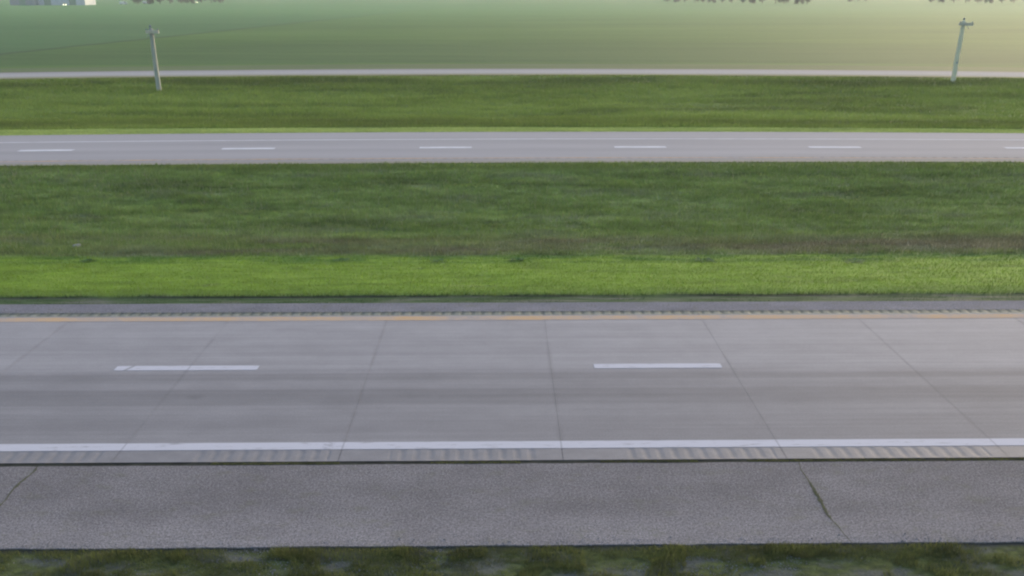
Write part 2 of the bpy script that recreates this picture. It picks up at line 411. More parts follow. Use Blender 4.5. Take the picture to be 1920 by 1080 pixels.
M['pebble'] = flat('verge_pebbles', (.24, .23, .24), .9, 0, .45, 30)
M['weed'] = flat('weed_leaf', (.09, .17, .05), .7, 0, .35, 5)
M['leaf'] = flat('shelterbelt_leaf', (.13, .135, .105), .8, 0, .3, 1)
M['bark'] = flat('bark', (.12, .10, .08), .9)
M['metal_white'] = flat('white_metal_siding', (.60, .63, .68), .5, 0, .05, .3)
M['metal_grey'] = flat('grey_metal_siding', (.36, .37, .39), .5, 0, .08, .3)
M['roof'] = flat('steel_roof', (.30, .31, .33), .45, .2, .08, .3)
M['door'] = flat('dull_green_door', (.30, .38, .30), .5, 0, .08, 1)
M['car_y'] = flat('pale_car_paint', (.62, .64, .55), .35, 0, .03, 1); M['car_w'] = flat('white_van_paint', (.75, .76, .76), .35, 0, .03, 1)
M['glass'] = flat('vehicle_glass', (.03, .035, .04), .12, 0, .05, 1)
M['rubber'] = flat('tyre_rubber', (.025, .025, .026), .85, 0, .1, 5)
def lamp_mat():
    m = NM('lit_headlamp', .3); m.b.inputs['Emission Color'].default_value = (1, 1, .62, 1); m.b.inputs['Emission Strength'].default_value = 4
    return m.out(m.ramp(m.noise((2, 2, 2)), [(0, (.8, .8, .6)), (1, (.9, .9, .7))]))
M['lamp'] = lamp_mat()

# ------------------------------------------------------------------ boundary curves (world metres, fitted quadratics)
def quad(pts, lim):
    p = np.polyfit([a for a, b in pts], [b for a, b in pts], 2)
    def f(x):
        x = np.asarray(x, float); c = np.clip(x, -lim, lim)
        return np.polyval(p, c) + (x-c)*np.polyval(np.polyder(p), c)*.6
    return f
FN = quad([(-28, 46.69), (-13.9, 47.02), (.6, 47.35), (15.3, 47.5), (29.9, 47.24)], 34)       # far road, near edge
FD = quad([(-27.7, 51.48), (-16, 51.9), (.65, 52.33), (8.6, 52.44), (20.7, 52.0), (31.2, 51.88)], 34)
FF = quad([(-33.9, 57.1), (-16.8, 57.85), (.7, 58.39), (18.5, 58.25), (36, 57.41)], 40)
MW = quad([(-35.5, 60.11), (.76, 61.05), (37.4, 59.76)], 42)
RN = quad([(-54.9, 94.69), (-28.1, 98.78), (1.2, 99.26), (30.5, 97.84), (58.8, 95.83)], 64)
RF = quad([(-59.5, 102.88), (-30.3, 106.98), (1.35, 108.33), (32.9, 105.94), (63.4, 103.64)], 70)

XS = np.concatenate([np.linspace(-320, -72, 50)[:-1], np.linspace(-72, 72, 289), np.linspace(72, 320, 50)[1:]])
def add_lat(me, n, m, ts):
    a = me.attributes.new('lat', 'FLOAT', 'POINT'); a.data.foreach_set('value', np.repeat(np.asarray(ts, float), m).astype(np.float32))
def strip(name, f0, f1, nt, prof, mat, kind='structure', parent=None, xs=XS, rough=0.0, lat=True):
    ts = np.linspace(0, 1, nt)
    fy = lambda X, T: f0(X)*(1-T) + f1(X)*T
    def fz(X, Y, T):
        z = np.interp(T, [p[0] for p in prof], [p[1] for p in prof])
        if rough: z = z + (fbm(X*.7, Y*.9)-.5)*rough*np.clip(np.minimum(T, 1-T)*25, 0, 1)
        return z
    me = grid(name, xs, ts, fy, fz); add_lat(me, nt, len(xs), ts)
    o = obj(name, me, mat, parent)
    if kind: o['kind'] = kind
    return o, fy, fz
K = lambda v: (lambda x: np.full_like(np.asarray(x, float), v))

# ------------------------------------------------------------------ ground
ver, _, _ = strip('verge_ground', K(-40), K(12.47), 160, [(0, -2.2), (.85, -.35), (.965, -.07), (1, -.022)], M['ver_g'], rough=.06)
med_prof = [(0, -.035), (.02, -.02), (.05, .015), (.23, -.06), (.42, -.38), (.6, -.45), (.85, -.22), (1, -.03)]
med, med_y, med_z = strip('median_ground', K(24.66), lambda x: FN(x)+.25, 90, med_prof, M['med_g'], rough=.06)
mow, mow_y, mow_z = strip('far_mown_ground', lambda x: FF(x)-.25, MW, 10, [(0, -.03), (1, -.12)], M['mow_g'])
dit, dit_y, dit_z = strip('far_ditch_ground', MW, lambda x: RN(x)+.5, 90, [(0, -.12), (.12, -.5), (.3, -1.0), (.6, -.9), (.9, -.3), (.98, -.05), (1, -.04)], M['dit_g'], rough=.25)
XF = np.concatenate([np.linspace(-1500, -330, 30)[:-1], np.linspace(-330, 330, 221), np.linspace(330, 1500, 30)[1:]])
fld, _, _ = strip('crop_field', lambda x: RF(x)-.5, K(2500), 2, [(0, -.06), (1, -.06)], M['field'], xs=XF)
for s, a, b in (('left', -1500, -320), ('right', 320, 1500)):
    o, _, _ = strip('outlying_ground', K(-280), lambda x: RF(x), 3, [(0, -1.2), (1, -.3)], M['dit_g'], xs=np.linspace(a, b, 12))
o, _, _ = strip('outlying_ground', K(-280), K(-39.9), 3, [(0, -2.3), (1, -2.25)], M['dit_g'], xs=np.linspace(-320, 320, 12))

# ------------------------------------------------------------------ near carriageway: base, slabs, rumble panels, paint
road = obj('road', grid('road', [-320, 320], [0, 1], lambda X, T: 12.47+T*(24.75-12.47), lambda X, Y, T: X*0-.022), M['base']); road['kind'] = 'structure'
def chamfer_slab(x0, x1, y0, y1, top=0., bot=-.2, ch=.008):
    bm = bmesh.new()
    v = [bm.verts.new(p) for p in ((x0, y0, bot), (x1, y0, bot), (x1, y1, bot), (x0, y1, bot),
        (x0, y0, top-ch), (x1, y0, top-ch), (x1, y1, top-ch), (x0, y1, top-ch),
        (x0+ch, y0+ch, top), (x1-ch, y0+ch, top), (x1-ch, y1-ch, top), (x0+ch, y1-ch, top))]
    for i in range(4):
        j = (i+1) % 4
        bm.faces.new((v[i], v[j], v[4+j], v[4+i])); bm.faces.new((v[4+i], v[4+j], v[8+j], v[8+i]))
    bm.faces.new(v[8:12]); bm.faces.new((v[3], v[2], v[1], v[0])); return bm
slab_n = chamfer_slab(0, JS-.003, 15.775, 19.6995, ch=.001, bot=-.02); slab_f = chamfer_slab(0, JS-.003, 19.7005, 23.60, ch=.001, bot=-.02)
sn, sf = from_bm('concrete_slab', slab_n), from_bm('concrete_slab', slab_f)
NS = range(-8, 12)
for k in NS:
    for me in (sn, sf):
        o = obj('concrete_slab', me, M['concrete'], road); o.location = (JX+JS*k+.002, 0, random.uniform(-.001, .001))
# long outer stretches, past anything the camera sees
for x0, x1 in ((-320, JX+JS*NS[0]), (JX+JS*(NS[-1]+1), 320)):
    o = obj('concrete_slab', from_bm('concrete_slab', chamfer_slab(x0, x1-.012, 15.30, 23.95)), M['concrete'], road)
GROUPS = [(-10.55, -8.55), (-6.5, -3.7), (-2.35, .72), (2.6, 5.75), (6.6, 10.3)]
def in_group(x):
    return any(a-.05 <= x <= b+.05 for a, b in GROUPS) or (abs(x) > 11 and (x % 3.9) < 3.0)
def rumble_panel(k, y0, y1, deep, everywhere, mat):
    x0 = JX+JS*k+.006; x1 = x0+JS-.012
    xs = np.linspace(x0, x1, 190); ts = np.array([0, .08, .16, .28, .5, .72, .84, .92, 1.])
    if everywhere: ts = np.array([0, .3, .45, .6, .75, .9, 1.])
    gate = np.array([1. if everywhere or in_group(x) else 0 for x in xs])
    prof = np.clip(np.cos(xs/.3048*2*math.pi), -.25, 1)*.8+.2
    def fz(X, Y, T):
        side = np.clip(np.minimum(T, 1-T)*7, 0, 1) if not everywhere else np.clip((T-.12)*4, 0, 1)
        return -(deep*prof*gate)[None, :]*side
    me = grid('rumble_panel', xs, ts, lambda X, T: y0+(y1-y0)*T, fz)
    o = obj('rumble_panel', me, mat, road)
for k in NS:
    if k in range(-6, 10):
        rumble_panel(k, 15.305, 15.77, .009, False, M['rumble'])
        rumble_panel(k, 23.605, 23.94, .016, True, M['rumble2'])
    else:
        x0 = JX+JS*k+.006
        obj('rumble_panel', from_bm('rumble_panel', chamfer_slab(x0, x0+JS-.012, 15.305, 15.77)), M['rumble'], road)
        obj('rumble_panel', from_bm('rumble_panel', chamfer_slab(x0, x0+JS-.012, 23.605, 23.94)), M['rumble2'], road)
def ribbon(name, x0, x1, y0, y1, z, mat, parent, edge=.008, step=.15, curve=None, endw=0):
    n = max(3, int((x1-x0)/step)); xs = np.linspace(x0, x1, n)
    ea = (fbm(xs*3, xs*0+y0, 3)-.5)*2*edge; eb = (fbm(xs*3, xs*0+y1+5, 3)-.5)*2*edge
    sh = np.clip(np.minimum(np.arange(n), n-1-np.arange(n))/2, 0, 1)*endw + (1-endw)
    cy = (y0+y1)/2
    def fy(X, T):
        base = 0 if curve is None else curve(X)
        lo, hi = cy+(y0-cy)*sh+ea, cy+(y1-cy)*sh+eb
        return base+lo[None, :]*(1-T)+hi[None, :]*T
    me = grid(name, xs, [0, 1], fy, lambda X, Y, T: X*0+z); return obj(name, me, mat, parent)
ribbon('edge_line', -120, 120, 15.785, 16.085, .004, M['white'], road, .006)
ribbon('yellow_line', -120, 120, 23.21, 23.53, .004, M['yellow'], road, .018, .08)
for a, b in ((-34.5, -31.0), (-22.3, -18.9), (-10.06, -6.36), (2.40, 5.74), (14.6, 18.1), (26.8, 30.3)):
    o = ribbon('lane_dash', a, b, 19.80, 20.07, .0045, M['white'], road, .006, .05, endw=.12)
# outer asphalt shoulder in panels split by two weed-filled cracks
def crack_path(x0, seed, n=60):
    ys = np.linspace(12.46, 15.17, n); return ys, x0(ys)+(fbm(ys*1.8+seed, ys*0+seed, 4)-.5)*.16
cl = crack_path(lambda y: -9.64-.0*y, 3); cr = crack_path(lambda y: np.interp(y, [12.46, 13.83, 15.17], [6.24, 6.08, 6.19]), 9)
clw = .007+.024*np.clip(fbm(cl[0]*2.2, cl[0]*0+4)*1.6-.2, 0, 1)*(.3+1.1*vnoise(cl[0]*9, cl[0]*0+7)); crw = .006+.042*np.exp(-((cr[0]-13.85)/.6)**2)*(.25+1.1*vnoise(cr[0]*9, cr[0]*0+2))
def shoulder_panel(left, right):
    n = 60; ys = np.linspace(12.46, 15.17, n)
    lx, rx = left(ys), right(ys)
    bm = bmesh.new(); rows = []
    for i, y in enumerate(ys):
        rows.append([bm.verts.new((lx[i]+(rx[i]-lx[i])*t, y+(0 if 0 < i < n-1 else (fbm(np.array([lx[i]+(rx[i]-lx[i])*t])*1.5, np.array([3.+i]), 3)[0]-.5)*(.03 if i else .045)), 0)) for t in np.linspace(0, 1, 300)])
    for a, b in zip(rows[:-1], rows[1:]):
        for j in range(len(a)-1): bm.faces.new((a[j], a[j+1], b[j+1], b[j]))
    ed = [e for e in bm.edges if e.is_boundary]
    r = bmesh.ops.extrude_edge_only(bm, edges=ed)
    for v in [g for g in r['geom'] if isinstance(g, bmesh.types.BMVert)]: v.co.z = -.14
    return from_bm('asphalt_panel', bm)
shoulder = obj('shoulder', grid('shoulder', [-320, 320], [0, 1], lambda X, T: 12.6+T*(15.29-12.6), lambda X, Y, T: X*0-.03), M['joint']); shoulder['kind'] = 'structure'
KX = lambda v: (lambda y: y*0+v)
for l, r in ((KX(-40), lambda y: cl[1]-clw), (lambda y: cl[1]+clw, lambda y: cr[1]-crw), (lambda y: cr[1]+crw, KX(40))):
    obj('asphalt_panel', shoulder_panel(l, r), M['asphalt'], shoulder)
for a, b in ((-320, -40.01), (40.01, 320)): obj('asphalt_panel', from_bm('asphalt_panel', chamfer_slab(a, b, 12.46, 15.17, 0, -.14)), M['asphalt'], shoulder)
# dirt packed in the cracks and the long joint
for (ys, xc), w in ((cl, clw), (cr, crw)):
    bm = bmesh.new(); vs = []
    for y, x, q in zip(ys, xc, w): vs.append((bm.verts.new((x-q-.02, y, -.004)), bm.verts.new((x, y, .002)), bm.verts.new((x+q+.02, y, -.004))))
    for a, b in zip(vs[:-1], vs[1:]):
        bm.faces.new((a[0], a[1], b[1], b[0])); bm.faces.new((a[1], a[2], b[2], b[1]))
    obj('crack_fill', from_bm('crack_fill', bm), M['crack'], shoulder)
ribbon('joint_fill', -120, 120, 15.13, 15.32, -.012, M['joint'], shoulder, .005)
inner = ribbon('inner_shoulder', -320, 320, 23.945, 24.70, -.006, M['asphalt_in'], None, .03, .4); inner['kind'] = 'structure'

# ------------------------------------------------------------------ far carriageway and frontage road
far, _, _ = strip('far_road', FN, FF, 40, [(0, 0), (1, 0)], M['far_road'])
ribbon('edge_line', -90, 90, 3.05-.10, 3.05+.10, .006, M['white_far'], far, .02, .5, curve=FD)
ribbon('yellow_line', -90, 90, -3.55-.10, -3.55+.10, .006, M['yellow'], far, .02, .5, curve=FD)
for i in range(-2, 9):
    cx = -27.9+12.19*i
    ribbon('lane_dash', cx-1.6, cx+1.65, -.26, .26, .0065, M['white_far'], far, .01, .2, curve=FD, endw=.1)
frt, _, _ = strip('frontage_road', RN, RF, 24, [(0, 0), (.5, .08), (1, 0)], M['frontage'])

# ------------------------------------------------------------------ grass (uncountable: one object per patch)
def blades(name, n, x, y, z, h, w, mat, lean=.45):
    ang = rng.random(n)*2*math.pi; la = rng.random(n)*2*math.pi
    dx, dy = np.cos(ang)*w/2, np.sin(ang)*w/2
    lx, ly = np.cos(la)*h*lean*rng.random(n), np.sin(la)*h*lean*rng.random(n)
    co = np.empty((n, 3, 3), np.float32)
    co[:, 0] = np.stack([x-dx, y-dy, z-.01], -1); co[:, 1] = np.stack([x+dx, y+dy, z-.01], -1); co[:, 2] = np.stack([x+lx, y+ly, z+h], -1)
    me = bpy.data.meshes.new(name); me.vertices.add(3*n); me.vertices.foreach_set('co', co.ravel())
    me.loops.add(3*n); me.loops.foreach_set('vertex_index', np.arange(3*n, dtype=np.int32))
    me.polygons.add(n); me.polygons.foreach_set('loop_start', np.arange(0, 3*n, 3, dtype=np.int32)); me.polygons.foreach_set('loop_total', np.full(n, 3, np.int32))
    me.update(calc_edges=True)
    a = me.attributes.new('rnd', 'FLOAT', 'POINT'); a.data.foreach_set('value', np.repeat(rng.random(n), 3).astype(np.float32))
    return me, a
def scatter(name, n, y0f, y1f, zf, hf, wf, mat, keep=None, pw=1.0, kx=.64, mx=3.):
    T = rng.random(n)**pw; S_ = rng.random(n)*2-1
    ym = y0f(np.zeros(1))[0]+(y1f(np.zeros(1))[0]-y0f(np.zeros(1))[0])*T
    x = S_*(ym*kx+mx); y = y0f(x)*(1-T)+y1f(x)*T
    if keep is not None:
        k = rng.random(n) < keep(x, y, T); x, y, T = x[k], y[k], T[k]
    z = zf(x, y, T); h = hf(x, y, T); w = wf(x, y, T)
    me, a = blades(name, len(x), x, y, z, h, w, mat)
    me2 = me.attributes.new('lat', 'FLOAT', 'POINT'); me2.data.foreach_set('value', np.repeat(T, 3).astype(np.float32))
    o = obj(name, me, mat); o['kind'] = 'stuff'; return o
rr = lambda x: rng.random(len(x))
def med_h(x, y, T):
    mown = (y > 25.3) & (y < 29.85)
    c = fbm(x*.5, y*1.3)
    h = np.where(mown, .035+.045*rr(x), (.06+.13*rr(x))*(.45+1.1*c))
    h = np.where((y > 25.28) & (y < 25.5), .07+.06*rr(x), h)
    h = np.where(y < 25.25, .02+.035*rr(x), h)
    return h
def med_keep(x, y, T):
    k = np.where(y < 25.25, .45*(vnoise(x*.8, y*6) > .35), 1.)
    k = np.where((y > 25.2) & (y < 25.33), .1, k)
    return k*np.where(y > 46.9, .5, 1)
scatter('median_grass', 520000, K(24.70), lambda x: FN(x)+.05, med_z, med_h, lambda x, y, T: .010+.022*T+.006*rr(x), M['med_b'], med_keep, 1.15)
def stalks_keep(x, y, T): return np.where((y < 25.3), 0, np.where(y < 29.8, .22, 1))*(fbm(x*.35, y*.8) > .47)
M['straw'] = flat('straw_seed_heads', (.34, .33, .22), .8, 0, .3, 2)
scatter('seed_stalks', 30000, K(25.2), lambda x: FN(x)-.3, med_z, lambda x, y, T: np.where(y < 29.8, .07, .16)+.14*rr(x), lambda x, y, T: .007+.012*T, M['straw'], stalks_keep, 1.2)
scatter('far_mown_grass', 60000, lambda x: FF(x)+.02, MW, mow_z, lambda x, y, T: .05+.06*rr(x), lambda x, y, T: .03+.02*rr(x), M['mow_b'])
scatter('far_ditch_grass', 330000, MW, lambda x: RN(x)+.1, dit_z, lambda x, y, T: (.12+.22*rr(x))*(.4+1.2*fbm(x*.12, y*.5))*np.clip((1.02-T)*14, .3, 1), lambda x, y, T: .03+.04*T+.01*rr(x), M['dit_b'], None, 1.1)
def ver_keep(x, y, T): return np.clip((.60-(fbm(x*.9+2, y*2.2+2, 4)))*9, 0.02, 1)
ver_zf = lambda x, y, T: np.interp((y+40)/52.47, [0, .85, .965, 1], [-2.2, -.35, -.07, -.022])+(fbm(x*.7, y*.9)-.5)*.06
scatter('verge_grass', 150000, K(10.6), K(12.40), ver_zf, lambda x, y, T: .02+.07*rr(x)*(.5+fbm(x*2, y*2)), lambda x, y, T: .006+.005*rr(x), M['ver_b'], ver_keep, 1, .75, 1)
def tuft_keep(x, y, T): return (vnoise(x*2.3+5, y*3.1) > .66)*1.
scatter('verge_tufts', 60000, K(11.0), K(12.42), ver_zf, lambda x, y, T: .05+.10*rr(x), lambda x, y, T: .007+.006*rr(x), M['ver_b'], tuft_keep, 1, .75, 1)
# weeds in the long joint and in the cracks
def weeds_in(name, xs, ys, zs, hmax, mat):
    n = len(xs); me, a = blades(name, n, xs, ys, zs, .01+hmax*rng.random(n), .006+.004*rng.random(n), mat, .8)
    o = obj(name, me, mat); o['kind'] = 'stuff'; return o
n = 26000; x = rng.random(n)*60-30; k = vnoise(x*1.1, x*0+3) > .38; x = x[k]
weeds_in('joint_weeds', x, 15.235+rng.normal(0, .025, len(x)), x*0-.01, .035, M['ver_b'])
for (ys, xc), w, nn in ((cl, clw, 700), (cr, crw, 900)):
    y = rng.random(nn)*2.6+12.5; y = y[rng.random(nn) < np.clip(np.interp(y, ys, w)/.045, .1, 1)]
    weeds_in('crack_weeds', np.interp(y, ys, xc)+rng.normal(0, .6, len(y))*np.interp(y, ys, w), y, y*0-.006, .045, M['ver_b'])
# loose stones on the verge
gx, gy_ = rng.uniform(-10.5, 10.5, 14000), rng.uniform(11.2, 12.44, 14000); gk = fbm(gx*.9+2, gy_*2.2+2, 4)
bm = bmesh.new()
for i in range(14000):
    x, y = float(gx[i]), float(gy_[i])
    if gk[i] < .44: continue
    if i % 9 == 0: y = 12.44+abs(random.gauss(0, .12))
    r = random.uniform(.006, .016)*(1.6 if random.random() < .05 else 1); z = float(ver_zf(np.array([x]), np.array([y]), 0)[0]) if y < 12.44 else .002
    vs = [bm.verts.new((x+r*random.uniform(.7, 1.2)*math.cos(a), y+r*random.uniform(.7, 1.2)*math.sin(a), z-.004)) for a in (0, 1.5, 3.1, 4.6)]
    t = bm.verts.new((x+random.uniform(-.3, .3)*r, y, z+r*.8))
    for a in range(4): bm.faces.new((vs[a], vs[(a+1) % 4], t))
o = obj('gravel', from_bm('gravel', bm), M['pebble']); o['kind'] = 'stuff'

# ------------------------------------------------------------------ utility poles
def utility_pole(loc, h, label, lean=0, rz=0, armw=1.25, off=.18, wood=None):
    wood = wood or M['wood']
    r = empty('utility_pole', loc, rz); thing(r, label, 'utility pole', 'wooden poles beside the frontage road')
    r.rotation_euler = (0, lean, rz)
    bm = bmesh.new(); n = 14; rings = []
    for k in range(15):
        t = k/14; rad = .26*(1-t)+.20*t+.006*math.sin(k*2.1)
        rings.append([bm.verts.new((rad*(1+.03*math.sin(3*a*2*math.pi/n+k))*math.cos(a*2*math.pi/n)+.01*math.sin(k*.7), rad*math.sin(a*2*math.pi/n), -.6+(h+.6)*t)) for a in range(n)])
    for a, b in zip(rings[:-1], rings[1:]):
        for j in range(n): bm.faces.new((a[j], a[(j+1) % n], b[(j+1) % n], b[j]))
    top = bm.verts.new((.01, 0, h+.06))
    for j in range(n): bm.faces.new((rings[-1][j], rings[-1][(j+1) % n], top))
    me = from_bm('shaft', bm)
    for p in me.polygons: p.use_smooth = True
    obj('shaft', me, wood, r)
    bm = bmesh.new(); bm_box(bm, (off, -.25, h-.32), (armw, .22, .30)); bmesh.ops.bevel(bm, geom=bm.edges[:], offset=.012, segments=1); arm = obj('crossarm', from_bm('crossarm', bm), M['arm'], r)
    bm = bmesh.new(); bm_cyl(bm, (0, -.36, h-.32), (0, .2, h-.32), .02, .02, 8); bm_cyl(bm, (0, -.36, h-.32), (0, -.33, h-.32), .045, .045, 6); obj('bolt', from_bm('bolt', bm), M['steel'], r)
    for s in (-1, 1):
        bm = bmesh.new(); bm_box(bm, (0, 0, 0), (.62, .02, .045), Matrix.Rotation(s*.85, 3, 'Y')); 
        for v in bm.verts: v.co += Vector((off*.5+s*.25, -.335, h-.58))
        obj('brace', from_bm('brace', bm), M['steel'], r)
    for xx in (off-armw*.44, off+armw*.44):
        bm = bmesh.new()
        for z0, z1, a, b in ((-.235, -.14, .016, .016), (-.14, -.10, .05, .065), (-.10, -.06, .045, .06), (-.06, -.01, .05, .03)): bm_cyl(bm, (xx, -.25, h+z0), (xx, -.25, h+z1), a, b, 10)
        obj('insulator', from_bm('insulator', bm), M['insul'], r)
    bm = bmesh.new()
    for z0, z1, a, b in ((.02, .12, .018, .018), (.12, .20, .10, .13), (.20, .27, .09, .12), (.27, .35, .08, .04)): bm_cyl(bm, (-.02, 0, h+z0), (-.02, 0, h+z1), a, b, 12)
    obj('insulator', from_bm('insulator', bm), M['insul'], r)
    bm = bmesh.new(); bm_box(bm, (0, -.235, 1.9), (.16, .012, .22)); obj('tag_plate', from_bm('tag_plate', bm), M['steel'], r)
    return r
utility_pole((-35.3, 88.6, -.30), 5.9, 'grey wooden pole with a short pale crossarm standing left, before the light gravel road', lean=.004, rz=.1)
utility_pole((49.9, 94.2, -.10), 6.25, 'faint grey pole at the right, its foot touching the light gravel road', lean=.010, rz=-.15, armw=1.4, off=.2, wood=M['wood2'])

# ------------------------------------------------------------------ small things in the median
def med_ground(x, y):
    f1 = float(FN(np.array([x]))[0])+.25; T = (y-24.66)/(f1-24.66)
    return float(med_z(np.array([x]), np.array([y]), np.array([T]))[0])
def stone(x, y, r, label, sx=1.5):
    bm = bmesh.new(); bmesh.ops.create_icosphere(bm, subdivisions=2, radius=r)
    for v in bm.verts:
        v.co *= 1+random.uniform(-.14, .14); v.co.x *= sx; v.co.z *= .62
    me = from_bm('stone', bm); o = obj('stone', me, M['stone']); o.location = (x, y, med_ground(x, y)+r*.35); o.rotation_euler.z = random.random()
    thing(o, label, 'stone')
stone(-16.57, 31.5, .13, 'pale grey stone lying in the dry grass at left just past the bright mown strip')
stone(6.97, 35.0, .06, 'tiny whitish stone in the darker median grass right of centre')
stone(12.32, 30.35, .055, 'tiny whitish stone at the far edge of the bright mown strip')
def weed(x, y, r, h, label):
    h *= .5; root = empty('weed_clump', (x, y, med_ground(x, y))); thing(root, label, 'weed', 'dark weed clumps on the bright mown strip')
    bm = bmesh.new()
    for i in range(60):
        a = random.uniform(0, 2*math.pi); l = r*random.uniform(.4, 1); e = random.uniform(.2, 1.1); b = random.uniform(0, r*.6)
        o_ = Vector((math.cos(a)*b*1.6, math.sin(a)*b, 0)); d = Vector((math.cos(a)*math.cos(e), math.sin(a)*math.cos(e), math.sin(e)))
        sd_ = Vector((-math.sin(a), math.cos(a), 0))*l*.2
        p = [o_, o_+d*l*.5+sd_, o_+d*l+Vector((0, 0, -l*.2)), o_+d*l*.5-sd_]
        bm.faces.new([bm.verts.new((q.x, q.y, max(q.z, .005)*h/r*1.0)) for q in p])
    obj('leaves', from_bm('leaves', bm), M['weed'], root)
    bm = bmesh.new()
    for i in range(4): bm_cyl(bm, (random.uniform(-.03, .03), random.uniform(-.03, .03), 0), (random.uniform(-.08, .08), random.uniform(-.06, .06), h*1.1), .006, .003, 5)
    obj('stem', from_bm('stem', bm), M['weed'], root)
for x, y, r, h, l in ((.56, 29.2, .24, .24, 'dark green weed clump on the mown strip near the middle of the picture'),
        (-15.1, 29.3, .22, .16, 'dark weed clump on the mown strip, the one nearest to the pale grey stone'),
        (-5.9, 29.25, .26, .14, 'dark flat weed clump on the mown strip between the pale stone and the middle'),
        (-2.3, 29.15, .26, .12, 'low dark weed patch just left of the middle clump on the mown strip'),
        (7.4, 29.1, .3, .15, 'dark weed clump on the mown strip a little right of the middle'),
        (12.9, 29.0, .36, .15, 'widest and rightmost dark weed clump on the mown strip')): weed(x, y, r, h, l)

# ------------------------------------------------------------------ far farmyard (left horizon)
def extr(name, prof, y0, y1, mat, parent, axis='y'):
    bm = bmesh.new(); A = [bm.verts.new((p[0], y0, p[1])) for p in prof]; B = [bm.verts.new((p[0], y1, p[1])) for p in prof]
    bm.faces.new(A); bm.faces.new(B[::-1])
    for i in range(len(prof)):
        j = (i+1) % len(prof); bm.faces.new((A[j], A[i], B[i], B[j]))
    bmesh.ops.recalc_face_normals(bm, faces=bm.faces); return obj(name, from_bm(name, bm), mat, parent)
def shed(loc, L, D, h, label, wall, rz=0, doors=2):
    r = empty('machine_shed', loc, rz); thing(r, label, 'shed')
    bm = bmesh.new(); bm_box(bm, (0, D/2, h/2), (L, D, h)); 
    n = int(L/.9)
    for i in range(n): bm_box(bm, (-L/2+(i+.5)*L/n, -.03, h/2+.1), (.12, .06, h-.25))
    obj('wall', from_bm('wall', bm), wall, r)
    bm = bmesh.new(); e = .5; A = []
    for xx in (-L/2-e, L/2+e):
        A.append([bm.verts.new((xx, yy, zz)) for yy, zz in ((-e, h-.1), (D/2, h+D*.16), (D+e, h-.1), (D+e, h+.1), (D/2, h+D*.16+.25), (-e, h+.1))])
    bm.faces.new(A[0]); bm.faces.new(A[1][::-1])
    for i in range(6): bm.faces.new((A[0][(i+1) % 6], A[0][i], A[1][i], A[1][(i+1) % 6]))
    bmesh.ops.recalc_face_normals(bm, faces=bm.faces); obj('roof', from_bm('roof', bm), M['roof'], r)
    for i in range(doors):
        bm = bmesh.new(); x = -L/2+L*(i+.5)/doors; bm_box(bm, (x, -.12, 1.95), (4.2, .1, 3.9)); bm_box(bm, (x, -.15, 3.95), (8.2, .12, .16))
        d = obj('sliding_door', from_bm('sliding_door', bm), M['door'], r)
        bm = bmesh.new(); bm_box(bm, (x+1.8, -.2, 1.2), (.08, .08, .4)); obj('handle', from_bm('handle', bm), M['steel'], d)
    return r
shed((-279, 563, -.06), 31, 16, 5.2, 'long white metal machine shed on the left horizon beyond the green field', M['metal_white'], .03)
shed((-301, 560, -.06), 17, 14, 4.8, 'grey metal shed in the top left corner of the view', M['metal_grey'], -.1, 1)
def wheel(parent, x, y, r=.34, w=.22):
    bm = bmesh.new(); bm_cyl(bm, (x, y-w/2, r), (x, y+w/2, r), r, r, 16); t = obj('wheel', from_bm('wheel', bm), M['rubber'], parent)
    bm = bmesh.new(); bm_cyl(bm, (x, y-w/2-.015, r), (x, y+w/2+.015, r), r*.55, r*.55, 12); obj('rim', from_bm('rim', bm), M['steel'], t)
def vehicle(kind, loc, rz, label, paint_, lit, cat):
    r = empty(kind, loc, rz); thing(r, label, cat)
    if kind == 'parked_van':
        P = [(-2.4, .35), (2.3, .35), (2.45, .8), (2.25, 1.15), (1.55, 1.3), (1.05, 2.0), (-2.35, 2.05), (-2.45, .9)]; Wd = .95
        win = [[(1.42, 1.33), (1.0, 1.88), (.45, 1.88), (.45, 1.33)]]
    else:
        P = [(-2.15, .3), (2.1, .3), (2.2, .62), (2.05, .85), (1.05, .98), (.45, 1.42), (-1.0, 1.46), (-1.75, 1.02), (-2.15, .95)]; Wd = .85
        win = [[(.92, 1.0), (.4, 1.36), (-.2, 1.38), (-.2, 1.0)], [(-.28, 1.0), (-.28, 1.38), (-.95, 1.38), (-1.5, 1.03)]]
    b = extr('body', P, -Wd, Wd, paint_, r)
    for w_ in win:
        for s in (-1, 1): extr('window', w_, s*Wd-.012, s*Wd+.012, M['glass'], r)
    bm = bmesh.new(); xw, zw = (1.35, 1.66) if kind == 'parked_van' else (.78, 1.2)
    bm_box(bm, (xw, 0, zw), (.02, Wd*1.7, .62), Matrix.Rotation(-.6 if kind == 'parked_van' else -.92, 3, 'Y')); obj('windscreen', from_bm('windscreen', bm), M['glass'], r)
    for x in (-1.4, 1.4):
        for y in (-Wd+.08, Wd-.08): wheel(r, x, y)
    for y in (-Wd*.72, Wd*.72):
        bm = bmesh.new(); bm_cyl(bm, (2.1, y, .72), (2.26, y, .72), .17, .2, 14); obj('headlight', from_bm('headlight', bm), M['lamp'] if lit else M['glass'], r)
    for y in (-Wd, Wd):
        bm = bmesh.new(); bm_box(bm, (.75, y*1.08, 1.05), (.14, .2, .12)); obj('mirror', from_bm('mirror', bm), paint_, r)
    return r
vehicle('parked_car', (-262.98, 536, -.06), -1.15, 'pale car with lit headlights in front of the long white shed', M['car_y'], True, 'car')
vehicle('parked_car', (-222.9, 650, -.06), -1.25, 'car with lit headlights farther right on the horizon, before dark trees', M['car_y'], True, 'car')
vehicle('parked_van', (-248.5, 585, -.06), .35, 'white van just right of the long white shed, nearer the shed', M['car_w'], False, 'van')
